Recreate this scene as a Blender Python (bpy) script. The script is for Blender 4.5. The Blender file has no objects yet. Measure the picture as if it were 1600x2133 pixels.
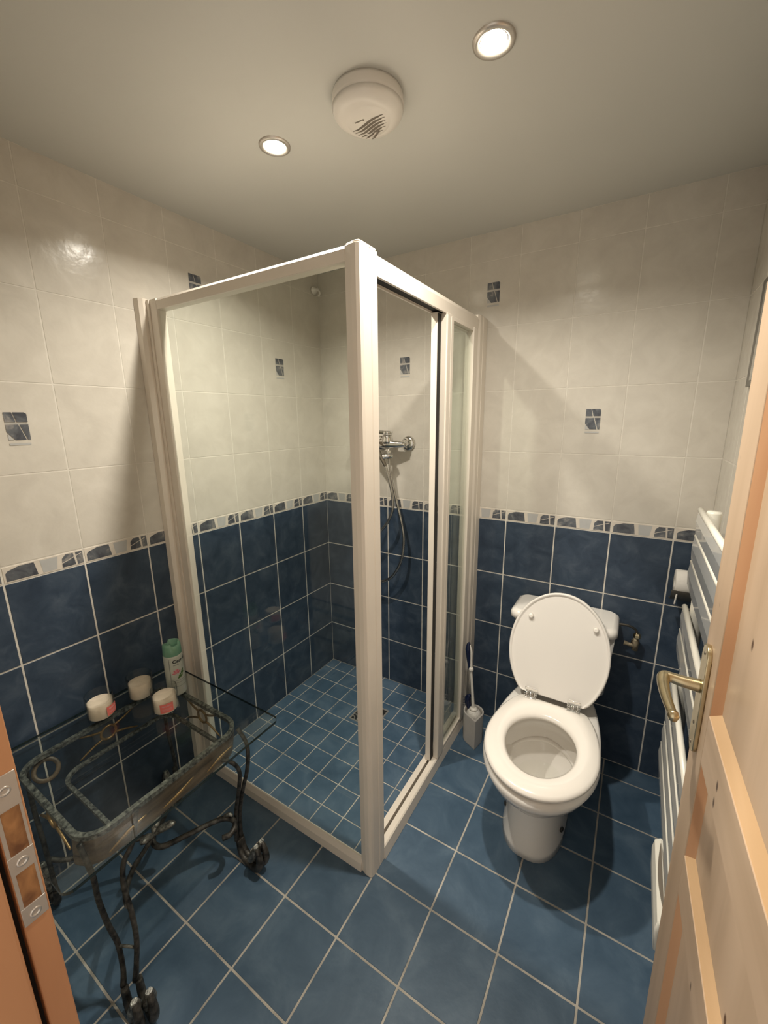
import bpy, bmesh, math, random
from mathutils import Vector, Matrix
C = bpy.context.scene
random.seed(7)

# ---------------------------------------------------------------- camera
cam = bpy.data.cameras.new('camera')
cam.sensor_fit = 'VERTICAL'; cam.sensor_height = 36.0
cam.lens = 852.727 / 2133 * 36.0
cam.clip_start = 0.01
co = bpy.data.objects.new('camera', cam); C.collection.objects.link(co)
co.matrix_world = Matrix(((0.85231, -0.10741, 0.51188, 1.4554), (0.52293, 0.19424, -0.82995, -1.7499),
                          (-0.01028, 0.97506, 0.22172, 1.4329), (0, 0, 0, 1)))
C.camera = co
# ---------------------------------------------------------------- world / exposure
C.view_settings.view_transform = 'Standard'; C.view_settings.look = 'None'
C.view_settings.gamma = 1.0; C.view_settings.use_curve_mapping = False
C.view_settings.exposure = 0.0
w = bpy.data.worlds.new('hallway_fill'); C.world = w; w.use_nodes = True
w.node_tree.nodes['Background'].inputs[0].default_value = (1.0, 0.92, 0.80, 1)
w.node_tree.nodes['Background'].inputs[1].default_value = 1.05  # even fill added through the doorway to lift the ambient light
SPOT_WATTS = 10.2
SPOT_SPREAD = 146
SPOT_COLOR = (1.0, 0.94, 0.825)
SPOT_EMIT = 60.0
CEIL = 2.136

# ---------------------------------------------------------------- materials
def newmat(name):
    m = bpy.data.materials.new(name); m.use_nodes = True
    return m, m.node_tree, m.node_tree.nodes['Principled BSDF']
def mat(name, col, rough=0.5, metal=0.0, noise=0.0, nscale=20.0, bump=0.0, bscale=60.0, coat=0.0, spec=None, detail=3.0, col2=None, stretch=None):
    m, nt, b = newmat(name)
    b.inputs['Base Color'].default_value = (*col, 1); b.inputs['Roughness'].default_value = rough
    b.inputs['Metallic'].default_value = metal; b.inputs['Coat Weight'].default_value = coat
    if spec is not None: b.inputs['Specular IOR Level'].default_value = spec
    tc = nt.nodes.new('ShaderNodeTexCoord'); src = tc.outputs['Object']
    if stretch:
        mp = nt.nodes.new('ShaderNodeMapping'); mp.inputs['Scale'].default_value = stretch
        nt.links.new(src, mp.inputs['Vector']); src = mp.outputs['Vector']
    n = nt.nodes.new('ShaderNodeTexNoise'); n.inputs['Scale'].default_value = nscale; n.inputs['Detail'].default_value = detail
    nt.links.new(src, n.inputs['Vector'])
    r = nt.nodes.new('ShaderNodeValToRGB')
    c2 = col2 if col2 else tuple(min(1, c * (1 + noise)) for c in col)
    c1 = col if col2 else tuple(c * (1 - noise) for c in col)
    r.color_ramp.elements[0].position = 0.3; r.color_ramp.elements[1].position = 0.7
    r.color_ramp.elements[0].color = (*c1, 1); r.color_ramp.elements[1].color = (*c2, 1)
    nt.links.new(n.outputs['Fac'], r.inputs['Fac']); nt.links.new(r.outputs['Color'], b.inputs['Base Color'])
    if bump:
        n2 = nt.nodes.new('ShaderNodeTexNoise'); n2.inputs['Scale'].default_value = bscale; n2.inputs['Detail'].default_value = 4
        nt.links.new(src, n2.inputs['Vector'])
        bp = nt.nodes.new('ShaderNodeBump'); bp.inputs['Strength'].default_value = bump; bp.inputs['Distance'].default_value = 0.002
        nt.links.new(n2.outputs['Fac'], bp.inputs['Height']); nt.links.new(bp.outputs['Normal'], b.inputs['Normal'])
    return m
def glassmat(name, tint=(0.93, 0.97, 0.94), ior=1.5):
    m = bpy.data.materials.new(name); m.use_nodes = True; nt = m.node_tree; nt.nodes.clear()
    o = nt.nodes.new('ShaderNodeOutputMaterial'); mx = nt.nodes.new('ShaderNodeMixShader')
    t = nt.nodes.new('ShaderNodeBsdfTransparent'); t.inputs[0].default_value = (*tint, 1)
    g = nt.nodes.new('ShaderNodeBsdfGlossy'); g.inputs['Roughness'].default_value = 0.01
    r0 = ((ior - 1) / (ior + 1)) ** 2
    lw = nt.nodes.new('ShaderNodeLayerWeight'); lw.inputs['Blend'].default_value = 0.5
    pw = nt.nodes.new('ShaderNodeMath'); pw.operation = 'POWER'; pw.inputs[1].default_value = 5.0
    f = nt.nodes.new('ShaderNodeMath'); f.operation = 'MULTIPLY_ADD'; f.inputs[1].default_value = 1 - r0; f.inputs[2].default_value = r0
    nt.links.new(lw.outputs['Facing'], pw.inputs[0]); nt.links.new(pw.outputs[0], f.inputs[0])
    nt.links.new(f.outputs[0], mx.inputs[0]); nt.links.new(t.outputs[0], mx.inputs[1]); nt.links.new(g.outputs[0], mx.inputs[2])
    nt.links.new(mx.outputs[0], o.inputs[0])
    return m
def emitmat(name, col, s):
    m, nt, b = newmat(name)
    b.inputs['Base Color'].default_value = (*col, 1)
    b.inputs['Emission Color'].default_value = (*col, 1); b.inputs['Emission Strength'].default_value = s
    return m

def tilemat(name, cols, pos, rough, bump, bscale, nscale, spec=0.5):
    m, nt, b = newmat(name)
    b.inputs['Roughness'].default_value = rough; b.inputs['Specular IOR Level'].default_value = spec
    tc = nt.nodes.new('ShaderNodeTexCoord')
    n = nt.nodes.new('ShaderNodeTexNoise'); n.inputs['Scale'].default_value = nscale; n.inputs['Detail'].default_value = 5; n.inputs['Roughness'].default_value = 0.62
    n.inputs['Distortion'].default_value = 0.6
    nt.links.new(tc.outputs['Object'], n.inputs['Vector'])
    r = nt.nodes.new('ShaderNodeValToRGB')
    while len(r.color_ramp.elements) < len(cols): r.color_ramp.elements.new(0.5)
    for e, c, p in zip(r.color_ramp.elements, cols, pos): e.position = p; e.color = (*c, 1)
    nt.links.new(n.outputs['Fac'], r.inputs['Fac']); nt.links.new(r.outputs['Color'], b.inputs['Base Color'])
    n2 = nt.nodes.new('ShaderNodeTexNoise'); n2.inputs['Scale'].default_value = bscale; n2.inputs['Detail'].default_value = 3
    nt.links.new(tc.outputs['Object'], n2.inputs['Vector'])
    bp = nt.nodes.new('ShaderNodeBump'); bp.inputs['Strength'].default_value = bump; bp.inputs['Distance'].default_value = 0.003
    nt.links.new(n2.outputs['Fac'], bp.inputs['Height']); nt.links.new(bp.outputs['Normal'], b.inputs['Normal'])
    return m
M = {}
M['blue_wall'] = tilemat('blue_wall_tile', [(.021, .036, .062), (.038, .059, .092), (.078, .104, .142)], [.28, .5, .78], .38, .12, 50, 13, .4)
M['blue_floor'] = tilemat('blue_floor_tile', [(.038, .076, .124), (.060, .106, .162), (.112, .168, .230)], [.28, .5, .78], .42, .12, 60, 7)
M['white_tile'] = tilemat('cream_wall_tile', [(.56, .52, .455), (.61, .57, .50), (.66, .62, .55)], [.3, .55, .8], .19, .26, 26, 11, .36)
M['border'] = mat('border_tile', (.66, .60, .52), .3, noise=.06)
M['border_grey'] = mat('border_grey_glaze', (.46, .46, .45), .3, noise=.05)
M['marble'] = tilemat('dark_marble_glaze', [(.05, .055, .070), (.12, .13, .145), (.42, .39, .35)], [.36, .55, .76], .3, .05, 60, 22)
M['grout'] = mat('wall_grout', (.68, .645, .58), .85, noise=.12, nscale=40, bump=.3, bscale=300)
M['cream_grout'] = mat('cream_grout', (.66, .62, .55), .8, noise=.08, nscale=40)
M['floor_grout'] = mat('floor_grout', (.43, .40, .35), .9, noise=.3, nscale=14, bump=.3, bscale=300)
M['ceiling'] = mat('ceiling_paint', (.64, .635, .59), .42, noise=.02, nscale=3)
M['frame'] = mat('white_enamel_frame', (.74, .67, .58), .35, noise=.03, nscale=6)
M['porcelain'] = mat('white_porcelain', (.80, .765, .715), .12, noise=.015, nscale=5, coat=.4)
M['seat'] = mat('white_seat_plastic', (.86, .81, .745), .18, noise=.01, nscale=5, coat=.3)
M['lid_plastic'] = mat('matt_white_lid_plastic', (.80, .76, .71), .35, noise=.01, nscale=5)
M['white_plastic'] = mat('white_plastic', (.76, .72, .66), .3, noise=.02)
M['grey_plastic'] = mat('pale_grey_plastic', (.50, .47, .44), .4, noise=.03)
M['navy_plastic'] = mat('navy_plastic', (.006, .012, .045), .25, noise=.1)
M['bristle'] = mat('white_bristle', (.68, .65, .61), .8, noise=.2, nscale=150, bump=.6, bscale=300)
M['chrome'] = mat('chrome', (.75, .74, .72), .08, 1.0, noise=.02)
M['nickel'] = mat('brushed_nickel', (.62, .58, .53), .36, .75, noise=.06)
M['brass'] = mat('aged_brass', (.58, .50, .33), .3, 1.0, noise=.12, nscale=40)
M['lime_brass'] = mat('limescaled_brass', (.30, .25, .17), .6, .5, noise=.4, nscale=120)
M['steel_dark'] = mat('dull_steel', (.30, .27, .23), .4, 1.0, noise=.15, nscale=60)
M['hose_metal'] = mat('ribbed_hose_steel', (.50, .48, .45), .22, 1.0, noise=.1, nscale=60)
M['black'] = mat('black_gap', (.012, .011, .010), .7, noise=.1)
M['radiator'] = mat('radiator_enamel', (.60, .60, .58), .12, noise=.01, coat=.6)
M['radiator_edge'] = mat('cream_enamel_and_highlight', (.84, .81, .72), .3, noise=.01)  # cream enamel; on the panel lips it paints the top edge highlight
M['iron'] = mat('black_wrought_iron', (.008, .008, .008), .42, .4, col2=(.10, .092, .08), nscale=60, bump=.7, bscale=140)
M['patina'] = mat('silver_patina_iron', (.028, .03, .03), .4, .6, col2=(.36, .35, .31), nscale=110, bump=.8, bscale=160)
M['patina_brown'] = mat('bronze_patina_band', (.045, .036, .028), .45, .3, col2=(.26, .18, .115), nscale=10, bump=.4, bscale=90, stretch=(1, .8, 4))
M['gold'] = mat('antique_gold', (.32, .20, .09), .4, .8, noise=.35, nscale=60, bump=.4)
M['wax'] = mat('cream_wax', (.80, .68, .54), .55, noise=.05, nscale=60)
M['red_label'] = mat('coral_label', (.62, .14, .11), .5, noise=.1, nscale=40)
M['mint'] = mat('mint_cap_plastic', (.14, .30, .20), .3, noise=.05, coat=.3)
M['can'] = mat('white_can_lacquer', (.44, .46, .40), .28, noise=.04, coat=.3)
M['ink'] = mat('black_ink', (.012, .016, .02), .5, noise=.05)
M['greyink'] = mat('grey_ink', (.22, .23, .22), .5, noise=.05)
M['pink'] = mat('pink_ink', (.55, .12, .16), .5, noise=.2, nscale=200)
M['pink_light'] = mat('pale_pink_ink', (.58, .30, .31), .5, noise=.1)
M['leaf'] = mat('green_ink', (.07, .14, .035), .5, noise=.4, nscale=200)
M['paper'] = mat('toilet_paper', (.74, .71, .66), .9, noise=.04, nscale=60, bump=.3)
M['glass'] = glassmat('shower_glass', (.955, .975, .955))
M['tableglass'] = glassmat('table_glass', (.90, .93, .92), 1.42)
M['tableglass_edge'] = mat('table_glass_edge', (.004, .014, .013), .1, noise=.1, coat=.5)
M['jar'] = glassmat('jar_glass', (.985, .99, .98), 1.28)
M['mirror'] = mat('mirror_silver', (.85, .86, .85), .02, 1.0)
M['mirror_edge'] = mat('mirror_bevel_edge', (.10, .095, .08), .3, noise=.15)
M['bulb'] = emitmat('lit_halogen_bulb', (1.0, .90, .72), SPOT_EMIT)

def woodmat(name, c1, c2, scale, knots=True, rough=.45):
    m, nt, b = newmat(name)
    b.inputs['Roughness'].default_value = rough
    tc = nt.nodes.new('ShaderNodeTexCoord'); mp = nt.nodes.new('ShaderNodeMapping'); mp.inputs['Scale'].default_value = scale
    nt.links.new(tc.outputs['Object'], mp.inputs['Vector'])
    n = nt.nodes.new('ShaderNodeTexNoise'); n.inputs['Scale'].default_value = 1.0; n.inputs['Detail'].default_value = 6; n.inputs['Distortion'].default_value = .8
    nt.links.new(mp.outputs['Vector'], n.inputs['Vector'])
    r = nt.nodes.new('ShaderNodeValToRGB'); r.color_ramp.elements[0].position = .32; r.color_ramp.elements[1].position = .68
    r.color_ramp.elements[0].color = (*c1, 1); r.color_ramp.elements[1].color = (*c2, 1)
    nt.links.new(n.outputs['Fac'], r.inputs['Fac'])
    out = r.outputs['Color']
    if knots:
        mp2 = nt.nodes.new('ShaderNodeMapping'); mp2.inputs['Scale'].default_value = (17, 17, 9)
        nt.links.new(tc.outputs['Object'], mp2.inputs['Vector'])
        v = nt.nodes.new('ShaderNodeTexVoronoi'); v.inputs['Scale'].default_value = 1.0
        nt.links.new(mp2.outputs['Vector'], v.inputs['Vector'])
        r2 = nt.nodes.new('ShaderNodeValToRGB'); r2.color_ramp.elements[0].position = .05; r2.color_ramp.elements[1].position = .10
        r2.color_ramp.elements[0].color = (1, 1, 1, 1); r2.color_ramp.elements[1].color = (0, 0, 0, 1)
        nt.links.new(v.outputs['Distance'], r2.inputs['Fac'])
        mx = nt.nodes.new('ShaderNodeMix'); mx.data_type = 'RGBA'
        nt.links.new(r2.outputs['Color'], mx.inputs['Factor']); nt.links.new(out, mx.inputs[6]); mx.inputs[7].default_value = (.10, .045, .02, 1)
        out = mx.outputs[2]
    nt.links.new(out, b.inputs['Base Color'])
    return m
M['pine'] = woodmat('knotty_pine', (0.56, 0.40, 0.265), (0.68, 0.50, 0.35), (14, 14, 1.3))
M['pine_h'] = woodmat('knotty_pine_rail', (0.56, 0.40, 0.265), (0.68, 0.50, 0.35), (1.3, 14, 14))
M['pine_mould'] = woodmat('pine_moulding_shaded', (0.58, 0.30, 0.155), (0.70, 0.40, 0.22), (14, 14, 1.3), False)  # uprights turned away from the spots: shade put into a darker orange
M['pine_mould_h'] = woodmat('pine_moulding_lit', (0.66, 0.42, 0.22), (0.78, 0.53, 0.31), (1.3, 14, 14), False)  # same moulding, light from above put into a lighter colour
M['jamb_wood'] = woodmat('varnished_pine_jamb', (.46, .215, .10), (.56, .275, .13), (10, 10, 1.5), False)

# ---------------------------------------------------------------- helpers
class MB:
    """collects shapes in one bmesh and links them as one mesh object"""
    def __init__(s): s.b = bmesh.new(); s.mats = []
    def mi(s, key):
        if key is None: return 0
        m = M[key] if isinstance(key, str) else key
        if m not in s.mats: s.mats.append(m)
        return s.mats.index(m)
    def faces(s, vs, fs, key=None, smooth=False):
        i = s.mi(key); bv = [s.b.verts.new(v) for v in vs]; out = []
        for f in fs:
            try:
                q = s.b.faces.new([bv[k] for k in f]); q.material_index = i; q.smooth = smooth; out.append(q)
            except ValueError: pass
        return out
    def box(s, a, c, key=None, bev=0.0, seg=2):
        (x0, y0, z0), (x1, y1, z1) = a, c
        x0, x1 = sorted((x0, x1)); y0, y1 = sorted((y0, y1)); z0, z1 = sorted((z0, z1))
        vs = [(x, y, z) for x in (x0, x1) for y in (y0, y1) for z in (z0, z1)]
        fs = [(0, 1, 3, 2), (4, 6, 7, 5), (0, 4, 5, 1), (2, 3, 7, 6), (0, 2, 6, 4), (1, 5, 7, 3)]
        out = s.faces(vs, fs, key)
        if bev:
            es = list({e for f in out for e in f.edges})
            r = bmesh.ops.bevel(s.b, geom=es, offset=bev, segments=seg, affect='EDGES', profile=.5)
            for f in r['faces']: f.material_index = s.mi(key); f.smooth = True
        return s
    def loft(s, rings, key=None, closed=True, cap0=True, cap1=True, smooth=True):
        i = s.mi(key); L = []
        for r in rings: L.append([s.b.verts.new(p) for p in r])
        n = len(rings[0])
        for a, c in zip(L, L[1:]):
            for k in range(n if closed else n - 1):
                q = s.b.faces.new((a[k], a[(k + 1) % n], c[(k + 1) % n], c[k])); q.material_index = i; q.smooth = smooth
        if cap0: q = s.b.faces.new(list(reversed(L[0]))); q.material_index = i
        if cap1: q = s.b.faces.new(L[-1]); q.material_index = i
        return s
    def tube(s, pts, r, key=None, n=10, smooth_path=True, sub=5, flat=1.0, caps=True, closed=False, ridge=None):
        P = [Vector(p) for p in pts]
        rs = list(r) if isinstance(r, (list, tuple)) else [r] * len(P)
        if smooth_path and len(P) > 2:
            Q, R2 = [], []
            m = len(P)
            rng = range(m) if closed else range(m - 1)
            for i in rng:
                if closed: p0, p1, p2, p3 = P[(i - 1) % m], P[i], P[(i + 1) % m], P[(i + 2) % m]; ra, rb = rs[i], rs[(i + 1) % m]
                else: p0, p1, p2, p3 = P[max(i - 1, 0)], P[i], P[i + 1], P[min(i + 2, m - 1)]; ra, rb = rs[i], rs[i + 1]
                for k in range(sub):
                    t = k / sub
                    Q.append(.5 * ((2 * p1) + (p2 - p0) * t + (2 * p0 - 5 * p1 + 4 * p2 - p3) * t * t + (3 * p1 - p0 - 3 * p2 + p3) * t ** 3))
                    R2.append(ra + (rb - ra) * t)
            if not closed: Q.append(P[-1]); R2.append(rs[-1])
            P, rs = Q, R2
        if ridge: rs = [a * (ridge if k % 2 else 1) for k, a in enumerate(rs)]
        rings = []; m = len(P)
        up = None
        for i, p in enumerate(P):
            if closed: d = (P[(i + 1) % m] - P[(i - 1) % m]).normalized()
            else: d = (P[min(i + 1, m - 1)] - P[max(i - 1, 0)]).normalized()
            if up is None:
                up = Vector((0, 0, 1)) if abs(d.z) < .9 else Vector((0, 1, 0))
            a = (up - d * up.dot(d)).normalized(); up = a; c = d.cross(a)
            rings.append([p + (a * math.cos(2 * math.pi * k / n) + c * math.sin(2 * math.pi * k / n) * flat) * rs[i] for k in range(n)])
        if closed: rings.append(rings[0]); caps = False
        return s.loft(rings, key, cap0=caps, cap1=caps)
    def lathe(s, prof, c=(0, 0, 0), key=None, n=28, axis='Z', cap0=True, cap1=True, smooth=True):
        rings = []
        for r, h in prof:
            ring = []
            for k in range(n):
                a = 2 * math.pi * k / n; x, y = r * math.cos(a), r * math.sin(a)
                v = {'Z': (x, y, h), 'Y': (x, h, -y), 'X': (h, x, y)}[axis]
                ring.append((v[0] + c[0], v[1] + c[1], v[2] + c[2]))
            rings.append(ring)
        return s.loft(rings, key, cap0=cap0, cap1=cap1, smooth=smooth)
    def prism(s, poly, axis, h0, h1, key=None, bev=0.0, smooth=False):
        """poly: 2D points, extruded along axis ('X','Y','Z') from h0 to h1"""
        def P(u, v, h): return {'X': (h, u, v), 'Y': (u, h, v), 'Z': (u, v, h)}[axis]
        n = len(poly)
        vs = [P(u, v, h0) for u, v in poly] + [P(u, v, h1) for u, v in poly]
        fs = [tuple(range(n))[::-1], tuple(range(n, 2 * n))] + [(k, (k + 1) % n, (k + 1) % n + n, k + n) for k in range(n)]
        out = s.faces(vs, fs, key)
        if smooth:
            for f in out[2:]: f.smooth = True
        if bev:
            es = list({e for f in out[:2] for e in f.edges})
            r = bmesh.ops.bevel(s.b, geom=es, offset=bev, segments=3, affect='EDGES', profile=.5)
            for f in r['faces']: f.smooth = True; f.material_index = s.mi(key)
        return s
    def build(s, name, key=None, parent=None, mw=None):
        bmesh.ops.recalc_face_normals(s.b, faces=s.b.faces)
        me = bpy.data.meshes.new(name); s.b.to_mesh(me); s.b.free()
        if key is not None and not s.mats: s.mats = [M[key]]
        for m in s.mats: me.materials.append(m)
        o = bpy.data.objects.new(name, me); C.collection.objects.link(o)
        if mw is not None: o.matrix_world = mw
        if parent is not None:
            o.parent = parent
            o.matrix_parent_inverse = parent.matrix_world.inverted() if mw is None else Matrix()
        return o
def tag(o, label=None, cat=None, group=None, kind=None):
    for k, v in (('label', label), ('category', cat), ('group', group), ('kind', kind)):
        if v: o[k] = v
    return o
def thing(name, label, cat, loc=(0, 0, 0), group=None):
    o = bpy.data.objects.new(name, None); C.collection.objects.link(o); o.location = loc; o.empty_display_size = .05
    bpy.context.view_layer.update()
    o.matrix_world = Matrix.Translation(loc)
    return tag(o, label, cat, group)
def rrect(x0, x1, y0, y1, r, n=6):
    pts = []
    for cx, cy, a0 in ((x1 - r, y1 - r, 0), (x0 + r, y1 - r, 90), (x0 + r, y0 + r, 180), (x1 - r, y0 + r, 270)):
        for k in range(n + 1):
            a = math.radians(a0 + 90 * k / n); pts.append((cx + r * math.cos(a), cy + r * math.sin(a)))
    return pts

# ================================================================ SETTING
W = 1.70; P = 0.20; BR = 0.2488; HB = 0.9955; BT = 0.0502; WP = 0.2473; D = 1.64
INSERTS = {'L': [(1.3, 1), (0.7, 3), (0.3, 2)], 'B': [(0.5, 2), (0.9, 3), (1.3, 1)], 'R': []}
def marble_insert(put, s, z):
    # rectangular glazed motif, 50 x 88 mm: two dark marbled rows split by fine cream lines, a grey foot line
    w, h = .025, .044
    def q(pts, key): put([(s + a, z + b_) for a, b_ in pts], key)
    q([(-w, .044), (-w * .30, .044), (-w * .05, .018), (-w, .018)], 'marble')
    q([(-w * .22, .044), (w * .8, .044), (w, .040), (w, .018), (w * .05, .018)], 'marble')
    q([(-w, .0155), (w, .0155), (w, .0140), (-w, .0140)], 'border_grey')
    q([(-w, .0115), (w * .12, .0115), (w * .62, -.030), (-w * .35, -.030), (-w, -.008)], 'marble')
    q([(w * .22, .0115), (w, .0115), (w, -.030), (w * .74, -.030)], 'marble')
    q([(-w * .95, -.012), (-w * .45, -.030), (-w * .95, -.030)], 'border_grey')
    q([(-w * .95, -.0385), (w * .95, -.0385), (w * .95, -.044), (-w * .95, -.044)], 'border_grey')
def tile_wall(name, kind, s_max, M3, holes=None):
    """one tiled wall; s = distance along it, z = height; M3 maps (s, depth, z) to the room"""
    mb = MB(); g = .0019
    def P3(s, d, z): return M3(s, d, z)
    def quad(pts, key, d):
        mb.faces([P3(a, d, b_) for a, b_ in pts], [tuple(range(len(pts)))], key)
    def tile(s0, s1, z0, z1, key, d=.0022, bv=.0013):
        vs = [P3(s0, 0, z0), P3(s1, 0, z0), P3(s1, 0, z1), P3(s0, 0, z1),
              P3(s0 + bv, d, z0 + bv), P3(s1 - bv, d, z0 + bv), P3(s1 - bv, d, z1 - bv), P3(s0 + bv, d, z1 - bv)]
        mb.faces(vs, [(0, 1, 5, 4), (1, 2, 6, 5), (2, 3, 7, 6), (3, 0, 4, 7), (4, 5, 6, 7)], key)
    # backing slab of grout with real thickness
    B = -.06
    for z0, z1, key in ((0, HB + BT * .5, 'grout'), (HB + BT * .5, CEIL, 'cream_grout')):
        vs = [P3(s, d, z) for s in (0, s_max) for d in (B, .0008) for z in (z0, z1)]
        mb.faces(vs, [(0, 1, 3, 2), (4, 6, 7, 5), (0, 4, 5, 1), (2, 3, 7, 6), (0, 2, 6, 4), (1, 5, 7, 3)], key)
    n = int(math.ceil(s_max / P - 1e-6))
    for i in range(n):
        s0, s1 = i * P + g, min((i + 1) * P, s_max) - g
        if s1 - s0 < .01: continue
        for j in range(4):
            tile(s0, s1, max(HB - (j + 1) * BR, 0) + g, HB - j * BR - g, 'blue_wall')
        tile(s0, s1, HB + g * .8, HB + BT - g * .8, 'border')
        for j in range(6):
            z0, z1 = HB + BT + j * WP, min(HB + BT + (j + 1) * WP, CEIL)
            if z1 - z0 > .01: tile(s0 - .0008, s1 + .0008, z0 + .0008, z1 - .0008, 'white_tile', d=.0015, bv=.0014)
        # border motif; dz = lower edge, runs left to right as seen from the room
        zb, zt = HB + .006, HB + BT - .006
        flip = (kind == 'L')
        def U(t): return (i + 1) * P - t * P if flip else i * P + t * P
        shapes = [([(.04, 0), (.40, 0), (.37, 1), (.20, 1), (.07, .78), (.04, .6)], 'marble'),
                  ([(.46, 0), (.63, 0), (.66, 1), (.44, 1)], 'border_grey'),
                  ([(.70, 0), (.88, 0), (.86, 1), (.76, 1), (.71, .72)], 'marble'),
                  ([(.905, 0), (.985, 0), (.985, 1), (.89, 1)], 'marble')]
        for pts, key in shapes:
            us = [(U(t), zb + (zt - zb) * v) for t, v in pts]
            if all(s0 + .001 < u < s1 - .001 for u, _ in us): quad(us, key, .0026)
        # fine cream scratch across the two right-hand pieces
        ln = [(U(.70), zb + .012), (U(.70), zb + .014), (U(.97), zt - .004), (U(.97), zt - .006)]
        if all(s0 < u < s1 for u, _ in ln): quad(ln, 'border', .0029)
    for s, row in INSERTS[kind]:
        z = HB + BT + (row + .5) * WP
        sg = -1 if flip else 1
        marble_insert(lambda pts, key: quad([(s + sg * (a - s), b_) for a, b_ in pts], key, .0026), s, z)
    o = mb.build(name); return tag(o, kind='structure')
tile_wall('wall_left', 'L', D, lambda s, d, z: (d, -s, z))
tile_wall('wall_back', 'B', W, lambda s, d, z: (s, -d, z))
tile_wall('wall_right', 'R', D, lambda s, d, z: (W - d, -s, z))

XJ = 0.89
mb = MB()   # wall with the doorway, 10 cm thick
mb.box((-.06, -D - .10, 0), (.835, -D, CEIL), 'white_tile'); mb.box((1.665, -D - .10, 0), (W + .06, -D, CEIL), 'white_tile')
mb.box((.835, -D - .10, 2.05), (1.665, -D, CEIL), 'white_tile')
tag(mb.build('wall_front'), kind='structure')
mb = MB(); mb.box((-.06, -3.0, CEIL), (W + .06, .06, CEIL + .05), 'ceiling')
tag(mb.build('ceiling'), kind='structure')

# floor: room tiles 20 cm, shower tiles about 10 cm, over a grout bed
SX, SY = .877, .905          # outer corner of the shower
mb = MB()
mb.box((-.06, -3.0, -.06), (W + .06, .06, -.0012), 'floor_grout')
def ftile(x0, x1, y0, y1, g, d=.0012):
    x0 += g; x1 -= g; y0 += g; y1 -= g
    if x1 - x0 < .004 or y1 - y0 < .004: return
    bv = .0009
    vs = [(x0, y0, -d), (x1, y0, -d), (x1, y1, -d), (x0, y1, -d), (x0 + bv, y0 + bv, 0), (x1 - bv, y0 + bv, 0), (x1 - bv, y1 - bv, 0), (x0 + bv, y1 - bv, 0)]
    mb.faces(vs, [(0, 1, 5, 4), (1, 2, 6, 5), (2, 3, 7, 6), (3, 0, 4, 7), (4, 5, 6, 7)], 'blue_floor')
xs = [-.1248 + .2 * k for k in range(12)]; ys = [-.0907 + .2 - .2 * k for k in range(17)]
for i in range(len(xs) - 1):
    for j in range(len(ys) - 1):
        x0, x1, y1, y0 = max(xs[i], 0), min(xs[i + 1], W), min(ys[j], 0), ys[j + 1]
        if x1 <= x0: continue
        ly = -.8907
        if x1 <= .876 and y0 >= -.895: continue
        ftile(x0, x1, y0, y1, .0026)
sx = [0] + [.0615 + .1022 * k for k in range(8)] + [.8752]; sy = [0] + [-.0775 - .1022 * k for k in range(8)] + [-.8975]
for i in range(len(sx) - 1):
    for j in range(len(sy) - 1):
                ftile(sx[i], sx[i + 1], sy[j + 1], sy[j], .0018)
tag(mb.build('floor'), kind='structure')

# ---------------------------------------------------------------- floor drain (sits in the gap of one shower tile)
dx, dy = .459, -.294
fd = thing('floor_drain', 'square steel drain grate with curved slots set in the shower floor', 'drain', (dx, dy, 0))
mb = MB(); h = .073
for a, c in (((-h, -h), (h, -h + .008)), ((-h, h - .008), (h, h)), ((-h, -h), (-h + .008, h)), ((h - .008, -h), (h, h))):
    mb.box((dx + a[0], dy + a[1], -.0012), (dx + c[0], dy + c[1], .0018 + .0002 * (a[0] > -h + .01 or c[0] < 0)))
mb.build('drain_frame', 'nickel', fd)
mb = MB(); mb.box((dx - .066, dy - .066, -.0012), (dx + .066, dy + .066, .0007)); mb.build('drain_well', 'black', fd)
mb = MB()
for k in range(9):
    r = .018 + .015 * k
    pts = [(dx - .065 + r * math.cos(a), dy - .065 + r * math.sin(a), .001) for a in [math.radians(6 + 78 * t / 8) for t in range(9)]]
    pts = [p for p in pts if p[0] < dx + .065 and p[1] < dy + .065]
    if len(pts) < 3: continue
    mb.tube(pts, .0030, None, n=6, smooth_path=False)
mb.build('drain_grate', 'nickel', fd)

# ---------------------------------------------------------------- door leaf (opened into the room beside the right wall)
th = math.radians(-88.25)
FE = Vector((1.594, -.9114, 0))
door = bpy.data.objects.new('door_1', None); C.collection.objects.link(door); door['kind'] = 'structure'
door.matrix_world = Matrix.Translation(FE) @ Matrix.Rotation(th, 4, 'Z') @ Matrix.Translation((0, 0, 1.0)) @ Matrix.Rotation(math.radians(.55), 4, 'X') @ Matrix.Translation((0, 0, -1.0))   # the leaf hangs slightly out of plumb
bpy.context.view_layer.update()
DW, DT = .735, .036
RA = [(.968, 1.83), (.690, .880), (.150, .610)]; s0, s1 = .092, .643
def dlink(name, mb, key, parent=None):
    o = mb.build(name, key)
    o.parent = parent or door; o.matrix_parent_inverse = Matrix()
    return o
mb = MB(); mb.box((0, 0, .012), (s0, DT, 2.02), None, .002); dlink('door_stile', mb, 'pine')
mb = MB(); mb.box((s1, 0, .012), (DW, DT, 2.02), None, .002); dlink('door_stile', mb, 'pine')
for z0, z1 in ((.012, .150), (.610, .690), (.880, .968), (1.83, 2.02)):
    mb = MB(); mb.box((s0, 0, z0), (s1, DT, z1), None, .001); dlink('door_rail', mb, 'pine_h')
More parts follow.
